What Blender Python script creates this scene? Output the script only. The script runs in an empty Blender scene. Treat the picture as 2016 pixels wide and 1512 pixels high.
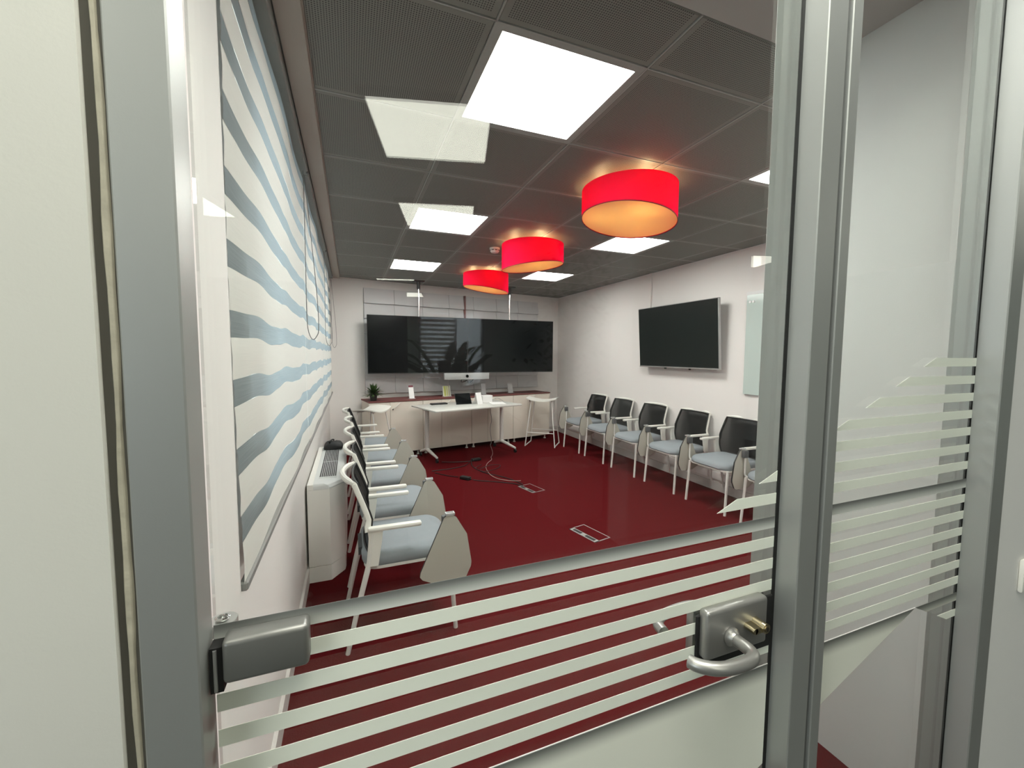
import bpy, bmesh, math, random
from mathutils import Vector, Matrix
PI = math.pi
sc = bpy.context.scene
COL = sc.collection
random.seed(7)

# ------------------------------------------------------------------ camera
def make_camera():
    yaw, pitch, roll = math.radians(21.386), math.radians(4.081), math.radians(0.322)
    cy, sy, cp, sp = math.cos(yaw), math.sin(yaw), math.cos(pitch), math.sin(pitch)
    fwd = Vector((sy*cp, cy*cp, -sp)); right = Vector((cy, -sy, 0)); up = right.cross(fwd)
    r2 = right*math.cos(roll) + up*math.sin(roll); u2 = -right*math.sin(roll) + up*math.cos(roll)
    cam = bpy.data.cameras.new('camera'); ob = bpy.data.objects.new('camera', cam); COL.objects.link(ob)
    m = Matrix((r2, u2, -fwd)).transposed().to_4x4(); m.translation = Vector((0, 0, 1.474))
    ob.matrix_world = m
    cam.sensor_width = 36.0; cam.lens = 813.63*36.0/2016.0; cam.clip_start = 0.02
    sc.camera = ob
make_camera()

# ------------------------------------------------------------------ world, exposure
w = bpy.data.worlds.new('overcast_sky'); sc.world = w; w.use_nodes = True
bg = w.node_tree.nodes['Background']; bg.inputs[0].default_value = (0.84, 0.92, 1.0, 1); bg.inputs[1].default_value = 5.0
sc.view_settings.view_transform = 'Standard'; sc.view_settings.look = 'None'
sc.view_settings.gamma = 1.0; sc.view_settings.use_curve_mapping = False
sc.view_settings.exposure = 0.0
sc.cycles.transparent_max_bounces = 24
sc.cycles.max_bounces = 10
sc.cycles.diffuse_bounces = 5
sc.cycles.glossy_bounces = 5
sc.cycles.sample_clamp_indirect = 4.0
sc.cycles.use_denoising = True
PANEL_L = 29.0          # radiance of the meeting-room panels
OFFICE_L = 10.6         # radiance of the office panels behind the camera
LAMP_W = 6.6

# ------------------------------------------------------------------ materials
def lin(r, g, b):
    f = lambda c: (c/255/12.92) if c/255 <= .04045 else ((c/255+.055)/1.055)**2.4
    return (f(r), f(g), f(b), 1)
MATS = {}
def mat(name, col, rough=.5, metal=0., spec=.5, bump=0., bscale=200., var=0., vscale=8., coat=0.):
    if name in MATS: return MATS[name]
    m = bpy.data.materials.new(name); m.use_nodes = True; nt = m.node_tree; p = nt.nodes['Principled BSDF']
    p.inputs['Base Color'].default_value = col; p.inputs['Roughness'].default_value = rough
    p.inputs['Metallic'].default_value = metal; p.inputs['Specular IOR Level'].default_value = spec
    p.inputs['Coat Weight'].default_value = coat
    if bump or var:
        tc = nt.nodes.new('ShaderNodeTexCoord')
    if bump:
        n = nt.nodes.new('ShaderNodeTexNoise'); n.inputs['Scale'].default_value = bscale; n.inputs['Detail'].default_value = 3
        b = nt.nodes.new('ShaderNodeBump'); b.inputs['Strength'].default_value = bump; b.inputs['Distance'].default_value = .002
        nt.links.new(tc.outputs['Object'], n.inputs['Vector']); nt.links.new(n.outputs['Fac'], b.inputs['Height'])
        nt.links.new(b.outputs['Normal'], p.inputs['Normal'])
    if var:
        n = nt.nodes.new('ShaderNodeTexNoise'); n.inputs['Scale'].default_value = vscale; n.inputs['Detail'].default_value = 6
        r = nt.nodes.new('ShaderNodeMix'); r.data_type = 'RGBA'
        r.inputs['A'].default_value = tuple(c*(1-var) for c in col[:3])+(1,); r.inputs['B'].default_value = tuple(min(1, c*(1+var)) for c in col[:3])+(1,)
        nt.links.new(tc.outputs['Object'], n.inputs['Vector']); nt.links.new(n.outputs['Fac'], r.inputs['Factor'])
        nt.links.new(r.outputs['Result'], p.inputs['Base Color'])
    MATS[name] = m; return m
def emit(name, col, s):
    m = bpy.data.materials.new(name); m.use_nodes = True; nt = m.node_tree; nt.nodes.clear()
    e = nt.nodes.new('ShaderNodeEmission'); e.inputs[0].default_value = col; e.inputs[1].default_value = s
    o = nt.nodes.new('ShaderNodeOutputMaterial'); nt.links.new(e.outputs[0], o.inputs[0]); return m
def glass_mat(name, tint, r0):
    """clear pane: straight-through transmission plus an angle dependent (Schlick) mirror reflection"""
    m = bpy.data.materials.new(name); m.use_nodes = True; nt = m.node_tree; nt.nodes.clear(); N = nt.nodes.new; L = nt.links.new
    g = N('ShaderNodeNewGeometry'); d = N('ShaderNodeVectorMath'); d.operation = 'DOT_PRODUCT'
    L(g.outputs['Normal'], d.inputs[0]); L(g.outputs['Incoming'], d.inputs[1])
    def M(op, a, b=None):
        n = N('ShaderNodeMath'); n.operation = op
        for i, v in enumerate((a, b)):
            if v is None: continue
            if isinstance(v, (int, float)): n.inputs[i].default_value = v
            else: L(v, n.inputs[i])
        return n.outputs[0]
    c = M('ABSOLUTE', d.outputs['Value']); k = M('POWER', M('SUBTRACT', 1.0, c), 5.0)
    F = M('ADD', M('MULTIPLY', k, 1-r0), r0)
    t = N('ShaderNodeBsdfTransparent'); t.inputs[0].default_value = tint
    gl = N('ShaderNodeBsdfGlossy'); gl.inputs['Roughness'].default_value = 0.0
    mx = N('ShaderNodeMixShader'); L(F, mx.inputs[0]); L(t.outputs[0], mx.inputs[1]); L(gl.outputs[0], mx.inputs[2])
    o = N('ShaderNodeOutputMaterial'); L(mx.outputs[0], o.inputs[0]); return m
def cloth_mat(name, col, transl=.5, transp=0., back=None, weave=0.):
    m = bpy.data.materials.new(name); m.use_nodes = True; nt = m.node_tree; nt.nodes.clear(); N = nt.nodes.new; L = nt.links.new
    d = N('ShaderNodeBsdfDiffuse'); d.inputs[0].default_value = col
    t = N('ShaderNodeBsdfTranslucent'); t.inputs[0].default_value = back or col
    if weave:                                   # slubby horizontal yarns
        tc = N('ShaderNodeTexCoord'); mp = N('ShaderNodeMapping'); mp.inputs['Scale'].default_value = (1, 5, 420)
        no = N('ShaderNodeTexNoise'); no.inputs['Scale'].default_value = 1.0; no.inputs['Detail'].default_value = 3
        L(tc.outputs['Object'], mp.inputs[0]); L(mp.outputs[0], no.inputs['Vector'])
        for node, c in ((d, col), (t, back or col)):
            mx = N('ShaderNodeMix'); mx.data_type = 'RGBA'; mx.inputs['A'].default_value = tuple(v*(1-weave) for v in c[:3])+(1,); mx.inputs['B'].default_value = tuple(min(1, v*(1+weave)) for v in c[:3])+(1,)
            L(no.outputs['Fac'], mx.inputs['Factor']); L(mx.outputs['Result'], node.inputs[0])
    a = N('ShaderNodeMixShader'); a.inputs[0].default_value = transl; L(d.outputs[0], a.inputs[1]); L(t.outputs[0], a.inputs[2])
    out = a.outputs[0]
    if transp:
        tr = N('ShaderNodeBsdfTransparent'); b = N('ShaderNodeMixShader'); b.inputs[0].default_value = transp
        L(out, b.inputs[1]); L(tr.outputs[0], b.inputs[2]); out = b.outputs[0]
    o = N('ShaderNodeOutputMaterial'); L(out, o.inputs[0]); return m
def perforated_mat():
    """grey metal ceiling tile: rows of small dark holes inside a plain 25 mm border (object coordinates of the tile)"""
    m = bpy.data.materials.new('perforated_metal'); m.use_nodes = True; nt = m.node_tree; p = nt.nodes['Principled BSDF']; N = nt.nodes.new; L = nt.links.new
    p.inputs['Roughness'].default_value = .55; p.inputs['Specular IOR Level'].default_value = .3
    tc = N('ShaderNodeTexCoord'); s = N('ShaderNodeSeparateXYZ'); L(tc.outputs['Object'], s.inputs[0])
    def M(op, a, b=None):
        n = N('ShaderNodeMath'); n.operation = op
        for i, v in enumerate((a, b)):
            if v is None: continue
            if isinstance(v, (int, float)): n.inputs[i].default_value = v
            else: L(v, n.inputs[i])
        return n.outputs[0]
    pitch = .0083
    def cell(o): return M('SUBTRACT', M('FRACT', M('ADD', M('DIVIDE', o, pitch), 100.0)), .5)
    cx, cy = cell(s.outputs[0]), cell(s.outputs[1])
    r2 = M('ADD', M('MULTIPLY', cx, cx), M('MULTIPLY', cy, cy))
    hole = M('LESS_THAN', r2, .085)
    inx = M('LESS_THAN', M('ABSOLUTE', s.outputs[0]), .272); iny = M('LESS_THAN', M('ABSOLUTE', s.outputs[1]), .272)
    f = M('MULTIPLY', hole, M('MULTIPLY', inx, iny))
    mx = N('ShaderNodeMix'); mx.data_type = 'RGBA'; mx.inputs['A'].default_value = (.225, .22, .20, 1); mx.inputs['B'].default_value = (.03, .03, .027, 1)
    L(f, mx.inputs['Factor']); L(mx.outputs['Result'], p.inputs['Base Color']); return m
def carpet_mat(name, c1, c2):
    m = bpy.data.materials.new(name); m.use_nodes = True; nt = m.node_tree; p = nt.nodes['Principled BSDF']; N = nt.nodes.new; L = nt.links.new
    p.inputs['Roughness'].default_value = 1.; p.inputs['Specular IOR Level'].default_value = .0
    tc = N('ShaderNodeTexCoord'); n = N('ShaderNodeTexNoise'); n.inputs['Scale'].default_value = 140; n.inputs['Detail'].default_value = 5
    L(tc.outputs['Object'], n.inputs['Vector']); mx = N('ShaderNodeMix'); mx.data_type = 'RGBA'; mx.inputs['A'].default_value = c1; mx.inputs['B'].default_value = c2
    L(n.outputs['Fac'], mx.inputs['Factor']); L(mx.outputs['Result'], p.inputs['Base Color'])
    b = N('ShaderNodeBump'); b.inputs['Strength'].default_value = .5; b.inputs['Distance'].default_value = .003
    L(n.outputs['Fac'], b.inputs['Height']); L(b.outputs['Normal'], p.inputs['Normal']); return m
def film_mat(name, col, z0=None, z1=None, dark=None):
    """matt adhesive film; with z0/z1 its colour fades from dark (z0) to col (z1)"""
    m = cloth_mat(name, col, .10)
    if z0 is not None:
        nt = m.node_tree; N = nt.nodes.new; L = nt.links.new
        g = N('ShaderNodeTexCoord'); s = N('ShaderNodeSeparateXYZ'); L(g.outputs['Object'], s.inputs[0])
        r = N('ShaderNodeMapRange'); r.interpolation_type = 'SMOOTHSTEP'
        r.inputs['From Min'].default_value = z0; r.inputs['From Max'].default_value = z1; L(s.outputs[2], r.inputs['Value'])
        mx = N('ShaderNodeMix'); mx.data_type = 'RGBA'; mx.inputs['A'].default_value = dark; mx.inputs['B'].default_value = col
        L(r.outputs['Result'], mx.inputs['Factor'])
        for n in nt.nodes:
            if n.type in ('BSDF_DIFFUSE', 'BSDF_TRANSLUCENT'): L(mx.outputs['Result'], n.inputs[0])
    return m
def split_mat(name, cols, axis, lo, hi):
    """vertical colour strips printed on a leaflet"""
    m = bpy.data.materials.new(name); m.use_nodes = True; nt = m.node_tree; p = nt.nodes['Principled BSDF']; N = nt.nodes.new; L = nt.links.new
    tc = N('ShaderNodeTexCoord'); s = N('ShaderNodeSeparateXYZ'); L(tc.outputs['Object'], s.inputs[0])
    r = N('ShaderNodeMapRange'); r.inputs['From Min'].default_value = lo; r.inputs['From Max'].default_value = hi; L(s.outputs[axis], r.inputs['Value'])
    cr = N('ShaderNodeValToRGB'); cr.color_ramp.interpolation = 'CONSTANT'
    e = cr.color_ramp.elements
    while len(e) < len(cols): e.new(.5)
    for i, (pos, c) in enumerate(cols): e[i].position = pos; e[i].color = c
    L(r.outputs['Result'], cr.inputs[0]); L(cr.outputs[0], p.inputs['Base Color']); p.inputs['Roughness'].default_value = .4; return m

WALL = mat('wall_paint', (.80, .77, .745, 1), .8, bump=.12, bscale=260)
WALLC = mat('corridor_paint', (.62, .61, .56, 1), .85, bump=.05, bscale=260)
OFFW = mat('office_paint', (.36, .41, .38, 1), .85)
ALU = mat('anodised_aluminium', (.36, .37, .355, 1), .42, .5, bump=.04, bscale=500)
ALUL = mat('light_aluminium', (.62, .62, .61, 1), .35, .8)
STEEL = mat('brushed_steel', (.34, .335, .32, 1), .36, .7, bump=.05, bscale=420)
STEELD = mat('dark_hinge_steel', (.20, .20, .19, 1), .36, .5)
BLACK = mat('black_gasket', (.006, .006, .006, 1), .6)
BRASS = mat('nickel_brass', (.62, .54, .36, 1), .22, 1.)
CAULK = mat('caulk', (.40, .37, .29, 1), .8, var=.35, vscale=30, bump=.8, bscale=60)
WHITEP = mat('white_plastic', (.80, .785, .73, 1), .38)
WHITEM = mat('white_lacquered_steel', (.76, .745, .71, 1), .35)
SEATF = mat('seat_fabric', lin(139, 145, 150), .85, bump=.3, bscale=600, var=.06, vscale=60)
TABLET = mat('writing_tablet_laminate', lin(186, 183, 172), .5)
DARKED = mat('dark_edge', (.010, .010, .010, 1), .5)
DGREY = mat('dark_grey_plastic', (.05, .052, .055, 1), .45)
LAMIN = mat('cream_laminate', (.76, .70, .615, 1), .5, var=.03, vscale=3)
WTOP = mat('brown_red_top', lin(112, 64, 62), .55, spec=.3)
SCREEN = mat('black_display_glass', (.0025, .003, .0035, 1), .18, spec=.2)
TVGLASS = mat('television_panel', (.007, .010, .010, 1), .3, spec=.2)
BEIGE = mat('beige_border', (.42, .37, .325, 1), .75)
RAILG = mat('grey_rail', (.20, .20, .185, 1), .5)
FCU = mat('fan_coil_enamel', (.82, .80, .755, 1), .45)
FCUL = mat('fan_coil_lid', (.66, .67, .66, 1), .45)
GREYP = mat('grey_felt_plank', (.64, .63, .635, 1), .9, bump=.2, bscale=300, var=.05, vscale=5)
PAPER = mat('paper_white', (.82, .81, .80, 1), .7)
LEAF = mat('leaf_green', (.05, .10, .025, 1), .5, var=.4, vscale=20)
LEAFD = mat('leaf_dark', (.018, .04, .014, 1), .5)
POTB = mat('black_pot', (.02, .016, .014, 1), .5)
GLASS = glass_mat('float_glass', (.955, .975, .962, 1), .042)
FILM = film_mat('matt_film', (.86, .89, .80, 1))
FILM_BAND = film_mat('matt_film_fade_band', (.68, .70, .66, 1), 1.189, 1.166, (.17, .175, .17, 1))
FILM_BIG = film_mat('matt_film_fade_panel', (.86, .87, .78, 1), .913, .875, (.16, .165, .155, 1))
DIFF = emit('light_diffuser', (1, .985, .95, 1), PANEL_L)
DIFFO = emit('office_light_diffuser', (1, 1, .86, 1), OFFICE_L)
PERF = perforated_mat()
CARPET = carpet_mat('red_carpet', (.06, .005, .0065, 1), (.115, .0105, .0125, 1))
CARPETO = carpet_mat('grey_carpet', (.07, .07, .068, 1), (.11, .11, .105, 1))

# ------------------------------------------------------------------ mesh builder
class MB:
    def __init__(s): s.v = []; s.f = []; s.m = []; s.k = 0
    def add(s, vs, fs, xf=None):
        o = len(s.v)
        s.v += [tuple(xf @ Vector(p)) if xf else tuple(p) for p in vs]
        s.f += [tuple(i+o for i in f) for f in fs]; s.m += [s.k]*len(fs); return s
    def box(s, x0, x1, y0, y1, z0, z1, xf=None):
        vs = [(x, y, z) for x in (x0, x1) for y in (y0, y1) for z in (z0, z1)]
        return s.add(vs, [(0, 1, 3, 2), (4, 6, 7, 5), (0, 4, 5, 1), (2, 3, 7, 6), (0, 2, 6, 4), (1, 5, 7, 3)], xf)
    def rbox(s, x0, x1, y0, y1, z0, z1, r=.005, seg=2, xf=None):
        bm = bmesh.new(); bmesh.ops.create_cube(bm, size=1)
        for v in bm.verts: v.co = Vector(((x0+x1)/2+v.co.x*(x1-x0), (y0+y1)/2+v.co.y*(y1-y0), (z0+z1)/2+v.co.z*(z1-z0)))
        bmesh.ops.bevel(bm, geom=list(bm.edges), offset=min(r, .49*min(x1-x0, y1-y0, z1-z0)), segments=seg, profile=.5, affect='EDGES')
        bm.verts.index_update(); s.add([v.co.copy() for v in bm.verts], [[v.index for v in f.verts] for f in bm.faces], xf); bm.free(); return s
    def prism(s, poly, axis, a0, a1, xf=None, side_k=None):
        def P(u, v, a): return {'x': (a, u, v), 'y': (u, a, v), 'z': (u, v, a)}[axis]
        n = len(poly); vs = [P(u, v, a0) for u, v in poly]+[P(u, v, a1) for u, v in poly]
        s.add(vs, [tuple(range(n))[::-1], tuple(range(n, 2*n))], xf)
        o = len(s.v)-2*n; k = s.k if side_k is None else side_k
        for i in range(n):
            j = (i+1) % n; s.f.append((o+i, o+j, o+n+j, o+n+i)); s.m.append(k)
        return s
    def tube(s, pts, r, n=8, xf=None, closed=False, sx=1., cap=True):
        pts = [Vector(p) for p in pts]; N = len(pts); rs = r if isinstance(r, (list, tuple)) else [r]*N
        vs = []; up = None
        for i, p in enumerate(pts):
            t = (pts[(i+1) % N]-pts[i-1]) if closed else (pts[min(i+1, N-1)]-pts[max(i-1, 0)])
            t.normalize()
            if up is None:
                up = Vector((0, 0, 1)) if abs(t.z) < .9 else Vector((0, 1, 0))
            a = t.cross(up); a.normalize(); b = a.cross(t); b.normalize(); up = b
            for k in range(n):
                q = 2*PI*k/n; vs.append(p+a*math.cos(q)*rs[i]*sx+b*math.sin(q)*rs[i])
        fs = []
        for i in range(N if closed else N-1):
            for k in range(n):
                j = (i+1) % N; fs.append((i*n+k, i*n+(k+1) % n, j*n+(k+1) % n, j*n+k))
        if cap and not closed: fs += [tuple(range(n))[::-1], tuple(range((N-1)*n, N*n))]
        return s.add(vs, fs, xf)
    def lathe(s, prof, n=32, xf=None, cap0=True, cap1=True):
        vs = []; fs = []
        for r, z in prof:
            vs += [(r*math.cos(2*PI*k/n), r*math.sin(2*PI*k/n), z) for k in range(n)]
        for i in range(len(prof)-1):
            for k in range(n): fs.append((i*n+k, i*n+(k+1) % n, (i+1)*n+(k+1) % n, (i+1)*n+k))
        if cap0: fs.append(tuple(range(n))[::-1])
        if cap1: fs.append(tuple(range((len(prof)-1)*n, len(prof)*n)))
        return s.add(vs, fs, xf)
    def mesh(s, name, mats, smooth=35):
        me = bpy.data.meshes.new(name); me.from_pydata(s.v, [], s.f)
        for m in (mats if isinstance(mats, (list, tuple)) else [mats]): me.materials.append(m)
        for p, k in zip(me.polygons, s.m): p.material_index = k
        bm = bmesh.new(); bm.from_mesh(me); bmesh.ops.recalc_face_normals(bm, faces=bm.faces); bm.to_mesh(me); bm.free()
        if smooth:
            me.polygons.foreach_set('use_smooth', [True]*len(me.polygons)); me.set_sharp_from_angle(angle=math.radians(smooth))
        me.update(); return me
    def obj(s, name, mats, parent=None, smooth=35, loc=(0, 0, 0), rz=0.):
        o = bpy.data.objects.new(name, s.mesh(name, mats, smooth)); COL.objects.link(o)
        o.location = loc; o.rotation_euler = (0, 0, rz)
        if parent: o.parent = parent
        return o
def tag(o, label=None, cat=None, group=None, kind=None):
    if label: o['label'] = label
    if cat: o['category'] = cat
    if group: o['group'] = group
    if kind: o['kind'] = kind
    return o
def thing(name, label, cat, loc=(0, 0, 0), rz=0., group=None):
    o = bpy.data.objects.new(name, None); COL.objects.link(o); o.empty_display_size = .1
    o.location = loc; o.rotation_euler = (0, 0, rz); return tag(o, label, cat, group)
def struct(name, mb, m, label=None, smooth=0):
    return tag(mb.obj(name, m, None, smooth), label, None, None, 'structure')
def root_struct(name, label=None):
    o = bpy.data.objects.new(name, None); COL.objects.link(o); return tag(o, label, None, None, 'structure')
def copy_tree(o, parent=None):
    c = o.copy(); COL.objects.link(c); c.parent = parent
    for ch in list(o.children): copy_tree(ch, c)
    return c
def arc(cx, cy, r, a0, a1, n): return [(cx+r*math.cos(a0+(a1-a0)*i/n), cy+r*math.sin(a0+(a1-a0)*i/n)) for i in range(n+1)]
def rrect(x0, x1, y0, y1, r, n=5):
    return arc(x1-r, y1-r, r, 0, PI/2, n)+arc(x0+r, y1-r, r, PI/2, PI, n)+arc(x0+r, y0+r, r, PI, 1.5*PI, n)+arc(x1-r, y0+r, r, 1.5*PI, 2*PI, n)
def smoothpath(pts, k=6):
    P = [Vector(p) for p in pts]; out = []
    for i in range(len(P)-1):
        a, b, c, d = P[max(i-1, 0)], P[i], P[i+1], P[min(i+2, len(P)-1)]
        for j in range(k):
            t = j/k; out.append(.5*((2*b)+(c-a)*t+(2*a-5*b+4*c-d)*t*t+(3*b-a-3*c+d)*t**3))
    out.append(P[-1]); return out

# ------------------------------------------------------------------ setting: meeting room shell
CZ = 2.55
XL, XR = -.285, 3.72
def yback(x): return 6.41+.187*x
BANG = math.atan(.187)
struct('floor', MB().box(-.5, 3.9, .46, 7.4, -.1, 0), CARPET)
wl = MB().box(-.55, XL, .6, 1.42, 0, CZ).box(-.55, XL, 5.92, 6.6, 0, CZ).box(-.55, XL, 1.42, 5.92, 0, .98).box(-.55, XL, 1.42, 5.92, 2.45, CZ).box(XL, -.241, .6, 1.064, 0, CZ)
struct('wall_left', wl, WALL)
struct('wall_right', MB().box(XR, XR+.15, 1.0, 7.4, 0, CZ), WALL)
wb = MB().prism([(-.6, yback(-.6)), (3.9, yback(3.9)), (3.9, yback(3.9)+.2), (-.6, yback(-.6)+.2)], 'z', 0, CZ)
struct('wall_back', wb, WALL)
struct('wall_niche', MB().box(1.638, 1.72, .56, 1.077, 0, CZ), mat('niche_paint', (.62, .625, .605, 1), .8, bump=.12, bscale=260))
struct('wall_front', MB().box(1.72, XR, .99, 1.077, 0, CZ), WALL)
for nm, mb in (('baseboard_left', MB().box(XL, XL+.014, 1.064, yback(XL), 0, .095).box(-.241, -.228, .6, 1.077, 0, .095)), ('baseboard_right', MB().box(XR-.014, XR, 1.077, yback(XR), 0, .095)),
               ('baseboard_back', MB().prism([(XL, yback(XL)-.014), (XR, yback(XR)-.014), (XR, yback(XR)), (XL, yback(XL))], 'z', 0, .095))):
    struct(nm, mb, mat('baseboard_paint', (.62, .585, .56, 1), .5))
# cable trunking along the foot of the long white wall
tr = root_struct('trim_1', 'white cable trunking above the baseboard behind the chairs')
for i in range(5):
    MB().rbox(XR-.03, XR-.001, 1.1+i*1.16, 1.1+i*1.16+1.155, .13, .21, .003).obj('trunking_length', WALL, tr)
# ceiling with individual metal tiles
ceil = struct('ceiling', MB().box(-.6, 3.9, .46, 7.5, CZ+.03, CZ+.15), mat('ceiling_void', (.1, .1, .095, 1), .9))
GX = [-.117]+[.465+.6*i for i in range(6)]+[XR]
GY = [1.077]+[1.34+.6*i for i in range(10)]+[7.4]
LIGHT_CELLS = [(1, 1), (1, 4), (1, 7), (4, 1), (4, 4), (4, 7)]     # (column, row) cells holding light panels
tile_cache = {}
for i in range(len(GX)-1):
    for j in range(len(GY)-1):
        if (i, j) in LIGHT_CELLS: continue
        x0, x1, y0, y1 = GX[i]+.003, GX[i+1]-.003, GY[j]+.003, GY[j+1]-.003
        if j == 0: cyy = y1-.297
        else: cyy = y0+.297
        cxx = x1-.297 if i == 0 else x0+.297
        if y0 > yback(x1): continue
        key = (round(x0-cxx, 3), round(x1-cxx, 3), round(y0-cyy, 3), round(y1-cyy, 3))
        if key not in tile_cache:
            tile_cache[key] = MB().rbox(key[0], key[1], key[2], key[3], 0, .02, .004, 1).mesh('ceiling_tile', PERF, 0)
        o = bpy.data.objects.new('ceiling_tile', tile_cache[key]); COL.objects.link(o); o.location = (cxx, cyy, CZ+.001); o.parent = ceil
TBAR = mat('ceiling_grid_metal', (.36, .36, .34, 1), .45)
for x in GX[1:-1]: MB().box(x-.0028, x+.0028, 1.077, 7.2, CZ-.001, CZ+.02).obj('grid_bar', TBAR, ceil, 0)
for y in GY[1:-1]: MB().box(-.117, XR, y-.0028, y+.0028, CZ-.001, CZ+.02).obj('grid_bar', TBAR, ceil, 0)
MB().box(-.55, XR, .46, 1.074, CZ, CZ+.03).obj('border_panel', mat('border_panel_paint', (.42, .40, .38, 1), .7), ceil, 0)
struct('trim_2', MB().box(-.196, -.118, .61, 6.42, CZ-.02, CZ+.03).box(-.118, -.112, .61, 6.42, CZ-.004, CZ+.03), BEIGE, 'beige border strip along the ceiling edge above the blinds')
# windows behind the blinds
for n in range(3):
    y0 = 1.42+n*1.5; y1 = y0+1.5
    wd = root_struct('window_%d' % (n+1), 'window behind the striped blinds')
    MB().box(-.47, -.42, y0, y1, .98, 1.04).box(-.47, -.42, y0, y1, 2.39, 2.45).box(-.47, -.42, y0, y0+.05, 1.04, 2.39).box(-.47, -.42, y1-.05, y1, 1.04, 2.39).box(-.465, -.425, (y0+y1)/2-.03, (y0+y1)/2+.03, 1.04, 2.39).obj('window_frame', WHITEM, wd, 0)
    for a, b in ((y0+.05, (y0+y1)/2-.03), ((y0+y1)/2+.03, y1-.05)):
        MB().box(-.45, -.44, a, b, 1.04, 2.39).obj('pane', GLASS, wd, 0)

# ------------------------------------------------------------------ setting: office side (where the photographer stands; seen as reflections)
struct('floor_office', MB().box(-4, 6.5, -8.2, .46, -.1, 0), CARPETO)
struct('ceiling_office', MB().box(-4, 6.5, -8.2, .46, CZ+.032, CZ+.14), mat('office_ceiling', (.6, .6, .57, 1), .8))
struct('wall_corridor_left', MB().box(-4, -.2, .456, .6, 0, CZ+.06), WALLC)
struct('wall_corridor_right', MB().box(1.402, 6.5, .458, .56, 0, CZ+.06), mat('corridor_paint_cool', (.82, .81, .79, 1), .85, bump=.05, bscale=260))
for nm, xa, xb, ya, yb in (('wall_office_left', -4.1, -4, -7.0, -.5),):
    struct(nm, MB().box(xa, xb, -8.2, ya, 0, CZ+.06).box(xa, xb, yb, .6, 0, CZ+.06).box(xa, xb, ya, yb, 0, .7).box(xa, xb, ya, yb, 2.45, CZ+.06), OFFW)
struct('wall_office_right', MB().box(6.5, 6.6, -8.2, .6, 0, CZ+.06), OFFW)
for nn, xa, ya, yb in ((6, -4.06, -7.0, -.5),):  # window opening added to bring more daylight onto the door front
    wd = root_struct('window_%d' % nn, 'added, unseen window outside the picture, letting extra daylight into the corridor')
    fr = MB().box(xa-.03, xa+.03, ya, yb, .7, .76).box(xa-.03, xa+.03, ya, yb, 2.39, 2.45)
    for k in range(5):
        y = ya+(yb-ya)*k/4; fr.box(xa-.03, xa+.03, y-.03, y+.03, .76, 2.39)
    fr.obj('window_frame', WHITEM, wd, 0)
    for k in range(4): MB().box(xa-.005, xa+.005, ya+(yb-ya)*k/4+.03, ya+(yb-ya)*(k+1)/4-.03, .76, 2.39).obj('pane', GLASS, wd, 0)
struct('wall_office_back', MB().box(-4, 1.4, -8.3, -8.2, 0, CZ+.06).box(2.9, 6.5, -8.3, -8.2, 0, CZ+.06).box(1.4, 2.9, -8.3, -8.2, 0, .7).box(1.4, 2.9, -8.3, -8.2, 2.45, CZ+.06), OFFW)
struct('wall_office_pillar', MB().box(1.92, 3.1, -1.75, -1.5, 0, CZ+.06), mat('pillar_paint', (.36, .37, .35, 1), .85))
wd = root_struct('window_4', 'office window seen only as a reflection')
MB().box(1.4, 2.9, -8.27, -8.22, .7, .76).box(1.4, 2.9, -8.27, -8.22, 2.39, 2.45).box(1.4, 1.46, -8.27, -8.22, .76, 2.39).box(2.84, 2.9, -8.27, -8.22, .76, 2.39).box(2.2, 2.26, -8.27, -8.22, .76, 2.39).obj('window_frame', WHITEM, wd, 0)
for a, b in ((1.46, 2.2), (2.26, 2.84)): MB().box(a, b, -8.25, -8.24, .76, 2.39).obj('pane', GLASS, wd, 0)

# ------------------------------------------------------------------ door frame posts
def post(name, label): return root_struct(name, label)
t = post('trim_3', 'grey aluminium door post beside the corridor wall')
MB().rbox(-.186, -.141, .46, .503, 0, 2.5, .0015, 1).obj('post_profile', ALU, t)
MB().box(-.2, -.186, .4625, .503, 0, 2.5).obj('joint', mat('joint_shadow_gap', (.10, .094, .08, 1), .9), t, 0)
pts = [(-.1908+.0006*math.sin(z*9)+.0004*math.sin(z*31), .4625, z) for z in [i*.03 for i in range(84)]]
MB().tube(pts, [.0031+.0004*math.sin(i*1.7)+.0004*math.sin(i*.63) for i in range(84)], 6).obj('caulk_bead', CAULK, t)
t = post('trim_4', 'grey aluminium post with a dark groove between door and side glazing')
MB().rbox(.711, .758, .46, .55, 0, 2.5, .0015, 1).obj('post_profile', ALU, t)
MB().rbox(.770, .795, .46, .55, 0, 2.5, .0015, 1).obj('post_profile', ALU, t)
MB().box(.758, .770, .474, .55, 0, 2.5).obj('groove', BLACK, t, 0)
MB().box(.7035, .711, .4985, .5005, 0, 2.5).obj('gasket', BLACK, t, 0)
t = post('trim_5', 'grey aluminium post beside the corridor wall with the switch')
MB().rbox(1.346, 1.402, .456, .55, 0, 2.5, .002, 1).obj('post_profile', ALU, t)
MB().box(1.3385, 1.346, .499, .502, 0, 2.5).obj('gasket', BLACK, t, 0)
struct('trim_6', MB().box(-.2, 1.402, .46, .55, 2.46, CZ+.06), ALU, 'aluminium head rail above the glass door')

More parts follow.
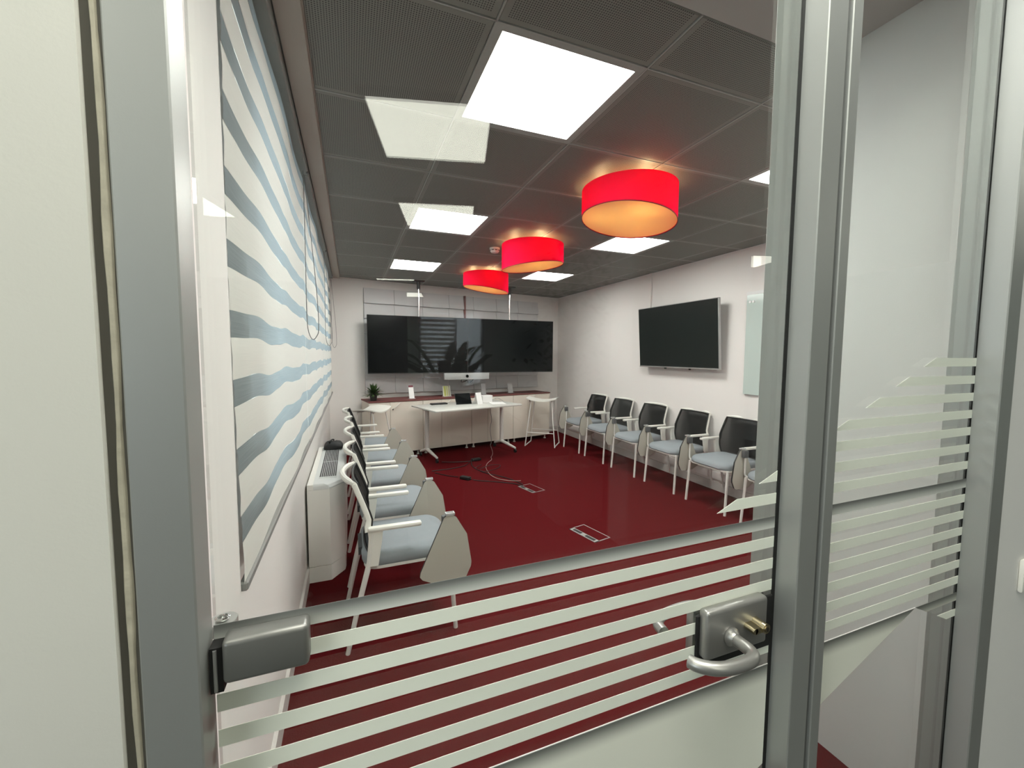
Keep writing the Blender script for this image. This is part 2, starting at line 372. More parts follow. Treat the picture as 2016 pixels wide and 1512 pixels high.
# ------------------------------------------------------------------ glass door and side glazing with film stripes
door = root_struct('door_1', 'frameless glass door with matt horizontal stripes')
side = root_struct('window_5', 'fixed glass side panel with matt horizontal stripes')
MB().box(-.139, .7028, .499, .509, .008, 2.455).obj('glass_pane', GLASS, door, 0)
MB().box(.72, 1.345, .499, .509, .008, 2.455).obj('glass_pane', GLASS, side, 0)
def diag_up(z): return 1.131+(z-1.452)/.4207          # left tips of the upper stripes
YF0, YF1 = .4983, .4988
def stripe(poly, par, m):
    MB().prism(poly, 'y', YF0, YF1).obj('film_stripe', m, par, 0)
def clip_stripe(z1, z0, m):
    """a stripe between z0 and z1, from its slanted tip to the frame, cut at the posts"""
    xt, xb = diag_up(z1), diag_up(z0)
    for par, a, b in ((door, -.139, .7015), (side, .80, 1.345)):
        if xb >= b: continue
        top = max(a, xt); bot = max(a, xb)
        if xt <= a: poly = [(a, z0), (b, z0), (b, z1), (a, z1)]
        elif xb <= a: poly = [(a, z0), (b, z0), (b, z1), (top, z1), (a, z0+(a-xb)*.4207)]
        else: poly = [(bot, z0), (b, z0), (b, z1), (min(top, b), z1)]
        stripe(poly, par, m)
for k in range(7): clip_stripe(1.472-.0401*k, 1.453-.0401*k, FILM)
def full(z1, z0, m):
    stripe([(-.139, z0), (.7015, z0), (.7015, z1), (-.139, z1)], door, m); stripe([(.80, z0), (1.345, z0), (1.345, z1), (.80, z1)], side, m)
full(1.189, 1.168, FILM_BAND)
for k in range(6): full(1.152-.0399*k, 1.1325-.0399*k, FILM)
lowd = lambda x: .714+(x-.699)*.4187
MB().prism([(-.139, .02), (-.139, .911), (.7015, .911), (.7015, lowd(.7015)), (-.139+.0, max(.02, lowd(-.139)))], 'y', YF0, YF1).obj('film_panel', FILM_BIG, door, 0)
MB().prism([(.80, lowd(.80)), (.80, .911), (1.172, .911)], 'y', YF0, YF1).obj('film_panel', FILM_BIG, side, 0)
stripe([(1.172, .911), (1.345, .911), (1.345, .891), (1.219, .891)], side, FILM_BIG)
stripe([(1.266, .870), (1.345, .870), (1.345, .852), (1.307, .852)], side, FILM)
for par, a, b in ((door, -.139, .7015), (side, .80, 1.172)): MB().box(a, b, YF0-.0002, YF1, .9105, .9122).obj('film_edge', mat('film_cut_edge', (.85, .84, .80, 1), .6), par, 0)
# lower clear strip below the big film stays glass
# glass-door hinge
h = MB().rbox(-.127, -.0475, .473, .4983, 1.1375, 1.184, .0055, 3).obj('hinge', STEELD, door)
MB().rbox(-.128, -.052, .509, .524, 1.12, 1.168, .004, 2).obj('hinge_back_plate', STEELD, h)
MB().box(-.1395, -.128, .482, .4983, 1.126, 1.174).obj('hinge_knuckle', BLACK, h, 0)
MB().tube([(-.1345, .4815, 1.128), (-.1345, .4815, 1.172)], .0018, 8).obj('hinge_pin', ALUL, h)
MB().lathe([(.0145, -.012), (.0145, .0), (.014, .001)], 24).obj('hinge_flange', ALUL, h, loc=(-.1385, .529, 1.176))
MB().lathe([(.0065, 0), (.0072, .002), (.005, .003), (.005, .001), (.0025, .0005)], 16).obj('hinge_screw', mat('chrome', (.8, .8, .8, 1), .12, 1.), h, loc=(-.1385, .529, 1.1775))
# lock case with lever handle
lk = MB().rbox(.529, .668, .478, .4983, .975, 1.0585, .006, 3).obj('lock_case', STEEL, door)
MB().rbox(.5225, .700, .4935, .4986, .950, 1.0465, .002, 1).obj('lock_seal', BLACK, lk)
MB().rbox(.530, .6985, .509, .526, .950, 1.044, .004, 2).obj('lock_back_plate', STEEL, lk)
hd = MB()
hd.lathe([(.0145, 0), (.0155, .002), (.0155, .004), (.012, .007), (.0105, .012)], 28, Matrix.Translation((.58, .4778, 1.009)) @ Matrix.Rotation(PI/2, 4, 'X'))
path = smoothpath([(.58, .470, 1.009), (.58, .455, 1.009), (.5795, .442, 1.009), (.575, .432, 1.009), (.565, .426, 1.009), (.548, .424, 1.009), (.528, .4245, 1.009), (.508, .428, 1.009), (.490, .436, 1.009), (.477, .448, 1.009), (.4725, .458, 1.009)], 5)
hd.tube(path, .0098, 14)
hd.obj('lever_handle', STEEL, door)
hi = MB(); hi.tube(smoothpath([(.61, .526, 1.0), (.61, .555, 1.0), (.604, .572, 1.0), (.585, .578, 1.0), (.55, .577, 1.0), (.515, .57, 1.0), (.497, .555, 1.0), (.492, .535, 1.0)], 5), .0095, 12)
hi.obj('inside_lever_handle', STEEL, door)
cyl = MB().tube([(.636, .4785, 1.021), (.636, .456, 1.021)], .0085, 18).tube([(.615, .4785, 1.019), (.615, .459, 1.019)], .0052, 14).box(.615, .632, .459, .4785, 1.0140, 1.0240)
cyl.obj('lock_cylinder', BRASS, door)
ky = MB().lathe([(.0052, 0), (.0052, .0012), (.004, .0016)], 18, Matrix.Translation((.636, .456, 1.021)) @ Matrix.Rotation(PI/2, 4, 'X')).obj('lock_plug', mat('plug_dark_brass', (.35, .30, .20, 1), .3, 1.), door)
MB().box(.6352, .6368, .4538, .4546, 1.018, 1.0245).obj('keyway', DARKED, ky, 0)

# ------------------------------------------------------------------ recessed ceiling light panels
def light_panel(label, cx, cy, z, m, rz=0., grp='square ceiling light panels'):
    t = thing('ceiling_light', label, 'light panel', (cx, cy, z), rz, grp)
    fr = MB()
    a, b = .297, .268
    for q in ((-a, a, b, a), (-a, a, -a, -b), (-a, -b, -b, b), (b, a, -b, b)): fr.box(q[0], q[1], q[2], q[3], 0, .03)
    fr.obj('frame', mat('light_frame_grey', (.34, .34, .32, 1), .5), t, 0)
    MB().box(-b, b, -b, b, .004, .03).obj('diffuser', m, t, 0)
    return t
PL = {(1, 1): 'large bright square ceiling panel nearest the glass door', (1, 4): 'bright square ceiling panel second in the row along the blinds',
      (1, 7): 'small bright square ceiling panel over the end of the blinds row, above the wide screens', (4, 1): 'bright ceiling panel mostly cut off by the door post',
      (4, 4): 'bright ceiling panel half behind the nearest red drum lamp', (4, 7): 'bright ceiling panel beside the middle red drum lamp near the back wall'}
for (i, j), lb in PL.items():
    light_panel(lb, (GX[i]+GX[i+1])/2, (GY[j]+GY[j+1])/2, CZ, DIFF)
ANG = math.radians(14.3)
OFFL = ((.405, -1.108, 'office ceiling panel just outside the glass door, reflected large over the grey tiles'), (.67, -2.31, 'office ceiling panel reflected behind the second bright panel'),
    (.64, -5.30, 'narrow office ceiling panel reflected as a thin strip under the far ceiling edge'), (1.0, -6.8, 'far office ceiling panel reflected on the plank wall panel'),
    (-1.15, -2.75, 'office ceiling panel reflected as a bright corner on the nearest blind'), (-.85, -7.0, 'far office ceiling panel reflected over the far blinds'), (4.3, -2.5, 'office ceiling panel reflected above the glass whiteboard'),
    (-1.7, -.75, 'added unseen panel brightening the corridor wall left of the door'), (-3.0, -1.05, 'added unseen panel brightening the office farther left of the door'),  # unseen panels from here on are added to brighten the corridor
    (.12, .0, 'added unseen fill panel directly over the doorway, above the picture'), (-.95, -.25, 'added unseen fill panel over the corridor wall left of the door'),  # added fill near the door, kept out of the mirrored view
    (3.6, .02, 'added unseen fill panel over the corridor wall right of the door'), (5.1, -.2, 'added unseen fill panel at the far right of the corridor'))  # added fill for the right-hand corridor wall
for x, y, lb in OFFL:
    lp = light_panel(lb, x, y, CZ, DIFFO, ANG, 'office ceiling panels')
    if abs(y+5.3) < .01: lp.scale = (1, .22, 1)

t = thing('added_fill_strip', 'added, unseen fill strip over the glass front, above the picture', 'fill light', (.48, .32, CZ))  # made-up strip light that brightens the films and door front
MB().box(-.60, .60, -.09, -.075, 0, .03).box(-.60, .60, .075, .09, 0, .03).box(-.60, -.585, -.075, .075, 0, .03).box(.585, .60, -.075, .075, 0, .03).obj('frame', ALUL, t, 0)
MB().box(-.585, .585, -.075, .075, .004, .03).obj('diffuser', emit('fill_strip_emitter', (1, 1, .92, 1), 34.0), t, 0)

# ------------------------------------------------------------------ red drum lamps
REDSH = cloth_mat('red_shade_fabric', (.80, .01, .075, 1), .45, back=(.95, .01, .06, 1))
CREAMD = cloth_mat('lamp_diffuser_fabric', (.78, .66, .44, 1), .55, back=(.92, .80, .52, 1))
def drum(label, x, y, z, sa, sb, zt):
    """upright drum shade whose underside is cut on a slant (slopes sa, sb); three bulbs inside"""
    t = thing('drum_lamp', label, 'lamp', (x, y, z), 0, 'red drum ceiling lamps')
    R = .295; N = 72; H = zt-z; cs = [(math.cos(2*PI*k/N), math.sin(2*PI*k/N)) for k in range(N)]
    def low(r, c, s): return -r*c*sa-r*s*sb
    vs = [(R*c, R*s, low(R, c, s)) for c, s in cs]+[(R*c, R*s, H) for c, s in cs]+[((R-.003)*c, (R-.003)*s, H) for c, s in cs]+[((R-.003)*c, (R-.003)*s, low(R-.003, c, s)) for c, s in cs]
    fs = [(q*N+k, q*N+(k+1) % N, ((q+1) % 4)*N+(k+1) % N, ((q+1) % 4)*N+k) for q in range(4) for k in range(N)]
    MB().add(vs, fs).obj('lamp_shade', REDSH, t)
    r = R-.0035
    MB().add([(r*c, r*s, low(r, c, s)+.004) for c, s in cs]+[(r*c, r*s, low(r, c, s)+.0065) for c, s in cs], [tuple(range(N))[::-1], tuple(range(N, 2*N))]+[(k, (k+1) % N, N+(k+1) % N, N+k) for k in range(N)]).obj('diffuser', CREAMD, t)
    MB().tube([((R-.001)*c, (R-.001)*s, low(R, c, s)) for c, s in cs], .0025, 6, closed=True).obj('shade_rim', mat('dark_red_piping', (.12, .01, .01, 1), .6), t)
    top = CZ-z
    MB().lathe([(.06, top-.03), (.06, top-.001)], 24).obj('ceiling_rose', WHITEP, t)
    for k in range(3):
        a = k*2*PI/3+.5; c, s = math.cos(a), math.sin(a)
        arm = MB().tube([(0, 0, top-.02), (.10*c, .10*s, top-.05), (.155*c, .155*s, top-.05)], .005, 8).obj('bulb_arm', WHITEP, t)
        MB().tube([(.155*c, .155*s, H-.03), (R*c*.99, R*s*.99, H-.03)], .002, 6).obj('spider_arm', WHITEP, t)
        li = bpy.data.lights.new('lamp_bulb', 'POINT'); li.energy = LAMP_W/3; li.color = (1, .70, .36); li.shadow_soft_size = .03
        lo = bpy.data.objects.new('lamp_bulb', li); COL.objects.link(lo); lo.location = (.175*c, .175*s, H-.06); lo.parent = t
drum('nearest and largest red drum lamp with glowing amber underside', 1.672, 2.25, 2.327, .132, .016, 2.522)
drum('middle red drum lamp, its underside slanting up toward the white wall', 1.647, 3.684, 2.308, -.12, .006, 2.515)
drum('farthest red drum lamp hanging above the wide screens', 1.68, 5.25, 2.318, .135, -.062, 2.522)

# smoke detector
t = thing('smoke_detector', 'small round white smoke detector between the red lamps', 'smoke detector', (1.39, 4.05, CZ))
MB().lathe([(.052, 0), (.052, -.012), (.050, -.018), (.046, -.019)], 32, None, True, False).obj('base', WHITEP, t)
MB().lathe([(.046, -.019), (.046, -.032), (.036, -.046), (.018, -.050)], 32, None, False, True).obj('body', WHITEP, t)
for k in range(8):
    a = k*PI/4; MB().box(-.012, .012, .0445, .0475, -.029, -.022, Matrix.Rotation(a, 4, 'Z')).obj('slot', DARKED, t, 0)

# ------------------------------------------------------------------ striped blinds on the window wall
OPAQ = cloth_mat('blind_opaque_weave', (.70, .69, .65, 1), .07, weave=.07)
SHEER = cloth_mat('blind_sheer_weave', (.31, .345, .36, 1), .32, .06, (.26, .31, .34, 1), weave=.22)
XB = -.238
def blind(label, y0, y1, loop_y, last=False):
    t = thing('zebra_blind', label, 'blind', (XB, y0, .93), 0, 'striped blinds on the window wall')
    L = y1-y0; n = max(8, int(L/.035))
    zt, zb = CZ-.0635-.93, .012
    edges = []
    k = -1; z = 2.19+.1555*2
    def wav(y, kk): return .0065*math.sin(2*PI*(y+y0)/.66+kk*.5)+.002*math.sin(2*PI*(y+y0)/.29+kk*.9)
    cuts = [(zt, 'o')]
    for kk in range(-2, 9):
        a = 2.19-.1555*kk-.93; b = a-.061
        if b < .03: continue
        cuts.append((a, 's', kk)); cuts.append((b, 'o', kk+.4))
    for i, c in enumerate(cuts):
        top = c[0]; bot = cuts[i+1][0] if i+1 < len(cuts) else zb
        vs = []; fs = []
        for q in range(n+1):
            y = L*q/n
            a = min(zt, top+(wav(y, c[2]) if len(c) > 2 else 0)); b = bot+(wav(y, cuts[i+1][2]) if i+1 < len(cuts) else 0)
            bx = .004*math.sin(2*PI*(y+y0)/.9+i*.3)
            vs += [(bx, y, a), (bx+.002, y, (a+b)/2), (bx, y, b)]
        for q in range(n): fs += [(3*q, 3*q+3, 3*q+4, 3*q+1), (3*q+1, 3*q+4, 3*q+5, 3*q+2)]
        MB().add(vs, fs).obj('fabric_band' if c[1] == 'o' else 'sheer_band', OPAQ if c[1] == 'o' else SHEER, t)
    MB().rbox(-.008, .010, 0, L, 0, .022, .004, 1).obj('bottom_rail', mat('blind_rail_grey', (.24, .235, .23, 1), .5), t)
    MB().rbox(-.012, .036, 0, L, CZ-.93-.063, CZ-.93-.001, .003, 1).obj('headrail', RAILG, t)
    MB().box(.03, .042, L*.97, L*.97+.02, CZ-.93-.066, CZ-.93-.058).obj('bracket', DGREY, t, 0)
    ly = loop_y-y0
    pts = smoothpath([(.018, ly, CZ-.93-.07), (.018, ly, 1.2), (.016, ly, .80), (.020, ly, .68), (.040, ly, .625), (.062, ly, .64), (.075, ly, .70), (.066, ly, .95), (.022, ly, CZ-.93-.09)], 6)
    MB().tube(pts, .0022, 6).obj('pull_chain', mat('chain_grey', (.16, .16, .16, 1), .4), t)
    return t
blind('nearest striped blind, its cut edge beside the glass door', 1.066, 2.70, 2.62)
blind('middle striped blind behind the row of chairs', 2.71, 4.62, 4.56)
blind('farthest striped blind, short one ending near the back corner', 4.63, 6.18, 6.1)

# ------------------------------------------------------------------ conference chairs
SIDE2 = [TABLET, DARKED]
BACKM = cloth_mat('black_back_mesh', (.012, .012, .013, 1), .1, .12)
def make_chair(label, group):
    t = thing('conference_chair', label, 'chair', (0, 0, 0), 0, group)
    for s in (-1, 1):
        MB().tube([(.268, s*.236, 0), (.24, s*.226, .41)], [.0115, .0125], 10).obj('leg', WHITEM, t)
        MB().tube([(-.275, s*.246, 0), (-.225, s*.246, .22), (-.165, s*.246, .45), (-.150, s*.245, .60)], [.0115, .0125, .014, .015], 10).obj('leg', WHITEM, t)
        MB().rbox(-.172, .088, s*.248-.018, s*.248+.018, .602, .626, .009, 2).prism([(-.172, .612), (-.10, .612), (-.105, .56), (-.125, .43), (-.165, .43), (-.166, .54)], 'y', s*.246-.012, s*.246+.012).obj('armrest', WHITEP, t)
    MB().prism(rrect(-.19, .262, -.228, .228, .07), 'z', .398, .412).obj('seat_frame', WHITEM, t)
    sp = MB(); rings = [(0, .412), (.004, .420), (.006, .445), (.0, .462), (-.014, .473), (-.05, .480)]
    vs = []; nn = None
    for off, z in rings:
        P = rrect(-.195-off, .268+off, -.225-off, .225+off, max(.03, .085+off), 5); nn = len(P)
        vs += [(x, y, z-(.022*max(0, (x-.15)/.12)**2 if z > .44 else 0)) for x, y in P]
    fs = []
    for i in range(len(rings)-1):
        for k in range(nn): fs.append((i*nn+k, i*nn+(k+1) % nn, (i+1)*nn+(k+1) % nn, (i+1)*nn+k))
    fs.append(tuple(range((len(rings)-1)*nn, len(rings)*nn))); fs.append(tuple(range(nn))[::-1])
    sp.add(vs, fs).obj('seat', SEATF, t, 50)
    # black mesh back, bowed and waisted
    def bx(v, u):
        z = .475+.36*v
        base = -.165+.012*math.sin(PI*min(1, v/.5)) if v < .5 else -.153-.065*((v-.5)/.5)**1.1
        return base-.020*(1-u*u)
    def hw(v): return .212+.018*math.sin(PI*min(1, v/.4)*.5) if v < .4 else .230-.026*((v-.4)/.6)
    N_, M_ = 10, 10; vs = []; fs = []
    for i in range(M_+1):
        for j in range(N_+1):
            u = -1+2*j/N_; vs.append((bx(i/M_, u), u*hw(i/M_), .475+.36*i/M_))
    for i in range(M_):
        for j in range(N_): fs.append((i*(N_+1)+j, i*(N_+1)+j+1, (i+1)*(N_+1)+j+1, (i+1)*(N_+1)+j))
    bk = MB().add(vs, fs).obj('back_mesh', BACKM, t, 60)
    loop = [(bx(0, u)+.002, u*hw(0), .475) for u in [-1+.2*k for k in range(11)]]+[(bx(v, 1)+.002, hw(v), .475+.36*v) for v in [.1*k for k in range(1, 10)]]+[(bx(1, u)+.002, u*hw(1), .835) for u in [1-.2*k for k in range(11)]]+[(bx(v, -1)+.002, -hw(v), .475+.36*v) for v in [1-.1*k for k in range(1, 10)]]
    MB().tube(loop, .0075, 6, closed=True, sx=.9).obj('back_binding', DARKED, bk)
    fr = MB()
    crest = [(bx(1, u)-.010-.038*(1-u*u), u*(hw(1)+.006), .842-.006*u*u) for u in [-1+.125*k for k in range(17)]]
    fr.tube(crest, [.012]*2+[.0165]*13+[.012]*2, 8, sx=.8)
    for s in (-1, 1):
        fr.tube([(bx(v, s)-.012, s*(hw(v)+.004), .475+.36*v) for v in (1, .9, .8, .7, .6, .5, .42)]+[(-.168, s*.243, .60)], [.0085]*6+[.010, .011], 8, sx=1.6)
    fr.obj('back_frame', WHITEP, t)
    MB().box(-.215, -.165, -.09, .09, .42, .462).obj('back_bracket', DGREY, t, 0)
    # folded writing tablet hanging at the sitter's right hand
    poly = [(.215, .652), (.236, .652), (.262, .632), (.317, .537), (.3405, .385), (.338, .360), (.310, .303), (.290, .291), (.155, .293), (.085, .328), (.072, .345), (.075, .368), (.195, .635)]
    tb = MB(); tb.prism(poly, 'y', -.292, -.278, side_k=1)
    tbo = tb.obj('writing_tablet', SIDE2, t, 0)
    hb = MB().rbox(.19, .245, -.277, -.246, .575, .640, .006, 2)
    hb.obj('tablet_hinge', mat('hinge_grey', (.10, .103, .107, 1), .45), tbo)
    MB().box(.205, .252, -.296, -.288, .649, .659).box(.205, .252, -.272, -.266, .649, .659).box(.205, .211, -.296, -.266, .649, .659).box(.246, .252, -.296, -.266, .649, .659).obj('tablet_clip', mat('clip_silver', (.78, .78, .78, 1), .25, .35), tbo, 0)
    MB().tube(smoothpath([(.205, -.20, .405), (.212, -.235, .408), (.216, -.255, .425), (.216, -.2605, .47), (.216, -.2605, .60)], 4), .0085, 8).obj('tablet_post', WHITEM, t)
    return t
chair0 = None
LROW = [(.235, 2.335, 'nearest chair in the row under the striped blinds, fully visible beside the glass door stripes'),
        (.24, 2.965, 'second chair from the door in the row under the blinds'),
        (.235, 3.615, 'third chair from the door in the row under the blinds'),
        (.23, 4.255, 'fourth chair from the door in the row under the blinds'),
        (.20, 4.96, 'last chair in the row under the blinds, closest to the white stool')]
RROW = [(3.435, 5.555, 'farthest chair along the television wall, beside the white bar stool'),
        (3.435, 4.92, 'second chair from the back corner along the television wall'),
        (3.437, 4.262, 'third chair from the back corner along the television wall'),
        (3.45, 3.618, 'chair under the far half of the wall television, fourth from the back corner'),
        (3.45, 2.975, 'fifth chair from the back corner, its backrest complete beside the door post'),
        (3.45, 2.335, 'chair cut off by the door post, only its arm and tablet showing')]
for rows, rz, g in ((LROW, 0., 'chairs in the row under the blinds'), (RROW, PI, 'chairs in the row along the television wall')):
    for x, y, lb in rows:
        if chair0 is None: c = chair0 = make_chair(lb, g)
        else: c = copy_tree(chair0)
        c.location = (x, y, 0); c.rotation_euler = (0, 0, rz); c['label'] = lb; c['group'] = g

# ------------------------------------------------------------------ fan coil unit below the blinds
t = thing('fan_coil_unit', 'white fan coil heater with slotted top standing below the blinds', 'heater', (XL, 2.85, 0))
def plan(o): return [(.014, 0), (.145, 0), (.232-o, .11), (.238-o, .16), (.238-o, 1.05), (.225-o, 1.15), (.014, 1.15)]
MB().prism(plan(0), 'z', .105, .605).obj('casing', FCU, t, 20)
MB().prism(plan(.006), 'z', 0, .102).obj('plinth', FCU, t, 20)
lid = MB(); P = plan(0); n = len(P); rings = [(0, .606), (0, .615), (.012, .632), (.035, .642), (.07, .646)]
vs = []
for off, z in rings: vs += [(max(.05, x-off) if x > .05 else .05, min(max(y, .0+off*.3), 1.15-off*.3), z) for x, y in P]
fs = [(i*n+k, i*n+(k+1) % n, (i+1)*n+(k+1) % n, (i+1)*n+k) for i in range(len(rings)-1) for k in range(n)]+[tuple(range((len(rings)-1)*n, len(rings)*n)), tuple(range(n))[::-1]]
lid.add(vs, fs).obj('lid', FCUL, t, 25)
MB().box(.014, .05, 0, 1.15, .606, .6405).obj('back_strip', FCU, t, 0)
g = MB().rbox(.075, .185, .12, .98, .644, .650, .002, 1).obj('grille', FCUL, t)
for k in range(9): MB().box(.079+.0118*k, .0866+.0118*k, .14, .545, .6495, .6512).box(.079+.0118*k, .0866+.0118*k, .56, .96, .6495, .6512).obj('grille_slot', DARKED, g, 0)
# black bag lying on its far end
bag = thing('bag', 'black soft bag lying on the far end of the fan coil heater', 'bag', (-.150, 3.895, .6515))
bm_ = MB(); vs = []; fs = []; nu, nv = 20, 7
for i_ in range(nv+1):
    q = i_/nv
    for j_ in range(nu):
        a_ = 2*PI*j_/nu; ca, sa = math.cos(a_), math.sin(a_); rr = (1-q**2.6)**.5 if q < 1 else .02
        k_ = 1/(abs(ca)**4+abs(sa)**4)**.25
        vs.append((.078*k_*ca*(.25+.75*rr), .088*k_*sa*(.25+.75*rr), (.055*q+.008*math.sin(3*a_)*q)))
for i_ in range(nv):
    for j_ in range(nu): fs.append((i_*nu+j_, i_*nu+(j_+1) % nu, (i_+1)*nu+(j_+1) % nu, (i_+1)*nu+j_))
fs += [tuple(range(nu))[::-1], tuple(range(nv*nu, (nv+1)*nu))]
bm_.add(vs, fs).obj('body', mat('black_nylon', (.008, .008, .009, 1), .7, bump=.4, bscale=60), bag, 60)
MB().tube(smoothpath([(-.03, -.03, .050), (-.03, -.04, .064), (-.01, .0, .072), (.0, .04, .064), (.0, .035, .050)], 5), .006, 8).obj('handle', DARKED, bag)

# ------------------------------------------------------------------ storage cabinets along the back wall
U = Vector((math.cos(BANG), math.sin(BANG), 0))
def front_pt(x): return Vector((x, 5.883+.187*x, 0))
EDGES = [.225, .98, 1.757, 2.514, 3.258]
CABL = ['cream cabinet at the window end, below the potted plant', 'cream cabinet behind the left half of the folding table', 'cream cabinet behind the middle of the folding table', 'cream cabinet behind the right-hand bar stool']
for n in range(4):
    p0, p1 = front_pt(EDGES[n]), front_pt(EDGES[n+1]); wd_ = (p1-p0).length
    t = thing('storage_cabinet', CABL[n], 'cabinet', p0, BANG, 'cream storage cabinets along the back wall')
    MB().box(.002, wd_-.002, .02, .45, .068, .80).obj('body', LAMIN, t, 0)
    seam = .285/math.cos(BANG)
    for a, b, main in ((.003, seam-.002, 0), (seam+.002, wd_-.003, 1)):
        d = MB().rbox(a, b, 0, .019, .072, .795, .0015, 1).obj('door', LAMIN, t)
        if main:
            MB().tube([(a+.045, -.001, .705), (a+.045, -.022, .708), (a+.135, -.022, .782), (a+.135, -.001, .779)], .006, 8).obj('handle', WHITEP, d)
            MB().tube([(a+.035, 0, .692), (a+.035, -.012, .692)], .009, 12).obj('lock', DARKED, d)
    for x in (.06, wd_-.06):
        for y in (.06, .40): MB().tube([(x, y, 0), (x, y, .012), (x, y, .013), (x, y, .069)], [.022, .022, .012, .012], 10).obj('leg', WHITEP, t)
p0 = front_pt(EDGES[0])
wt = MB().rbox(-.006, (front_pt(EDGES[4])-p0).length+.006, -.008, .455, .8005, .818, .002, 1).obj('worktop', WTOP, None, loc=p0, rz=BANG)
tag(wt, 'dark red-brown worktop running over the cream cabinets', 'worktop')

def ontop(s, d): return p0+U*s+Vector((-U.y, U.x, 0))*d+Vector((0, 0, .818))
# plant
t = thing('potted_plant', 'small bushy green plant in a black pot on the worktop', 'plant', ontop(.095, .13))
MB().lathe([(.042, 0), (.056, .10), (.058, .10), (.053, .098), (.05, .085)], 24).obj('pot', POTB, t)
fol = MB()
for k in range(260):
    a = random.uniform(0, 2*PI); el = random.uniform(.05, 1.4); L = random.uniform(.13, .21)
    d = Vector((math.cos(a)*math.cos(el), math.sin(a)*math.cos(el), math.sin(el)*.85)); pp = [Vector((0, 0, .09))+d*L*q+Vector((0, 0, -.04*q*q*math.cos(el))) for q in (0, .4, .75, 1)]
    sd = Vector((-math.sin(a), math.cos(a), 0))*.007
    fol.add([pp[0], pp[1]-sd, pp[1]+sd, pp[2]-sd, pp[2]+sd, pp[3]], [(0, 2, 1), (1, 2, 4, 3), (3, 4, 5)])
tag(fol.obj('foliage', LEAF, t, 0), kind='stuff')
# card holders
def card(label, s, d, rzz, wdt, ht, m, mt=None, cat='leaflet holder'):
    t = thing('leaflet_holder', label, cat, ontop(s, d), BANG+rzz, 'leaflet holders on the worktop')
    T = Matrix.Rotation(math.radians(-14), 4, 'X')
    MB().box(-wdt/2, wdt/2, 0, .003, .004, ht, T).obj('card', m, t, 0)
    MB().box(-wdt/2-.004, wdt/2+.004, -.03, .05, 0, .004).box(-wdt/2-.004, wdt/2+.004, .004, .006, .003, ht+.004, T).obj('stand', mat('clear_acrylic_white', (.75, .75, .75, 1), .2), t, 0)
    if mt: MB().box(-wdt/2, wdt/2, -.001, .003, ht-.022, ht+.006, T).obj('header', mt, t, 0)
    return t
DRED = mat('print_dark_red', (.14, .012, .03, 1), .5)
card('white price card with a dark red header on the worktop', .66, .16, .15, .075, .19, PAPER, DRED)
YEL = split_mat('leaflet_print', [(0, lin(196, 196, 170)), (.12, lin(178, 182, 90)), (.38, lin(205, 205, 190)), (.46, lin(188, 188, 120)), (.66, lin(208, 206, 196)), (.74, lin(170, 165, 130)), (.92, lin(200, 200, 190))], 0, -.06, .06)
card('pale yellow striped leaflet holder behind the folding table', 1.235, .20, 0, .125, .165, YEL)
card('grey leaflet holder behind the white box on the table', 1.885, .20, .1, .08, .18, mat('leaflet_grey', (.5, .5, .5, 1), .5))
card('narrow white leaflet holder, last one toward the white bar stool', 2.43, .24, .1, .10, .16, mat('leaflet_pale', (.58, .58, .57, 1), .5))

# ------------------------------------------------------------------ plank wall panel behind the screens
t = thing('acoustic_wall_panel', 'pale grey panel of overlapping planks on the back wall behind the screens', 'wall panel', (.20, yback(.20)-.004, 0), BANG)
ROWS = [2.43-.2215*k for k in range(8)]; CW = .4425; ncol = 7
MB().box(0, CW*7, -.003, 0, ROWS[7], ROWS[0]).obj('backing', mat('panel_backing', (.05, .05, .05, 1), .9), t, 0)
pcache = {}
for r in range(7):
    for c in range(ncol):
        vs = []; fs = []; n = 8; h = ROWS[r]-ROWS[r+1]-.005; bow = random.choice((0, 1, 2))
        if bow not in pcache:
            amp = (.004, .008, .012)[bow]
            for q in range(n+1):
                x = (CW-.004)*q/n; sag = amp*math.sin(PI*q/n)
                vs += [(x, 0, 0), (x, -.008, 0), (x, -.040-sag, -h+.002-sag*.5), (x, -.034-sag, -h-.004-sag*.5), (x, 0, -h)]
            for q in range(n):
                for e in range(5): fs.append((5*q+e, 5*q+(e+1) % 5, 5*q+5+(e+1) % 5, 5*q+5+e))
            fs += [(0, 1, 2, 3, 4), tuple(5*n+e for e in (4, 3, 2, 1, 0))]
            pcache[bow] = MB().add(vs, fs).mesh('plank', GREYP, 30)
        o = bpy.data.objects.new('plank', pcache[bow]); COL.objects.link(o); o.parent = t; o.location = (c*CW, 0, ROWS[r])
MB().box(1.59, 1.615, -.050, 0, 1.96, 2.43).obj('batten', mat('red_brown_batten', lin(120, 70, 66), .5), t, 0)

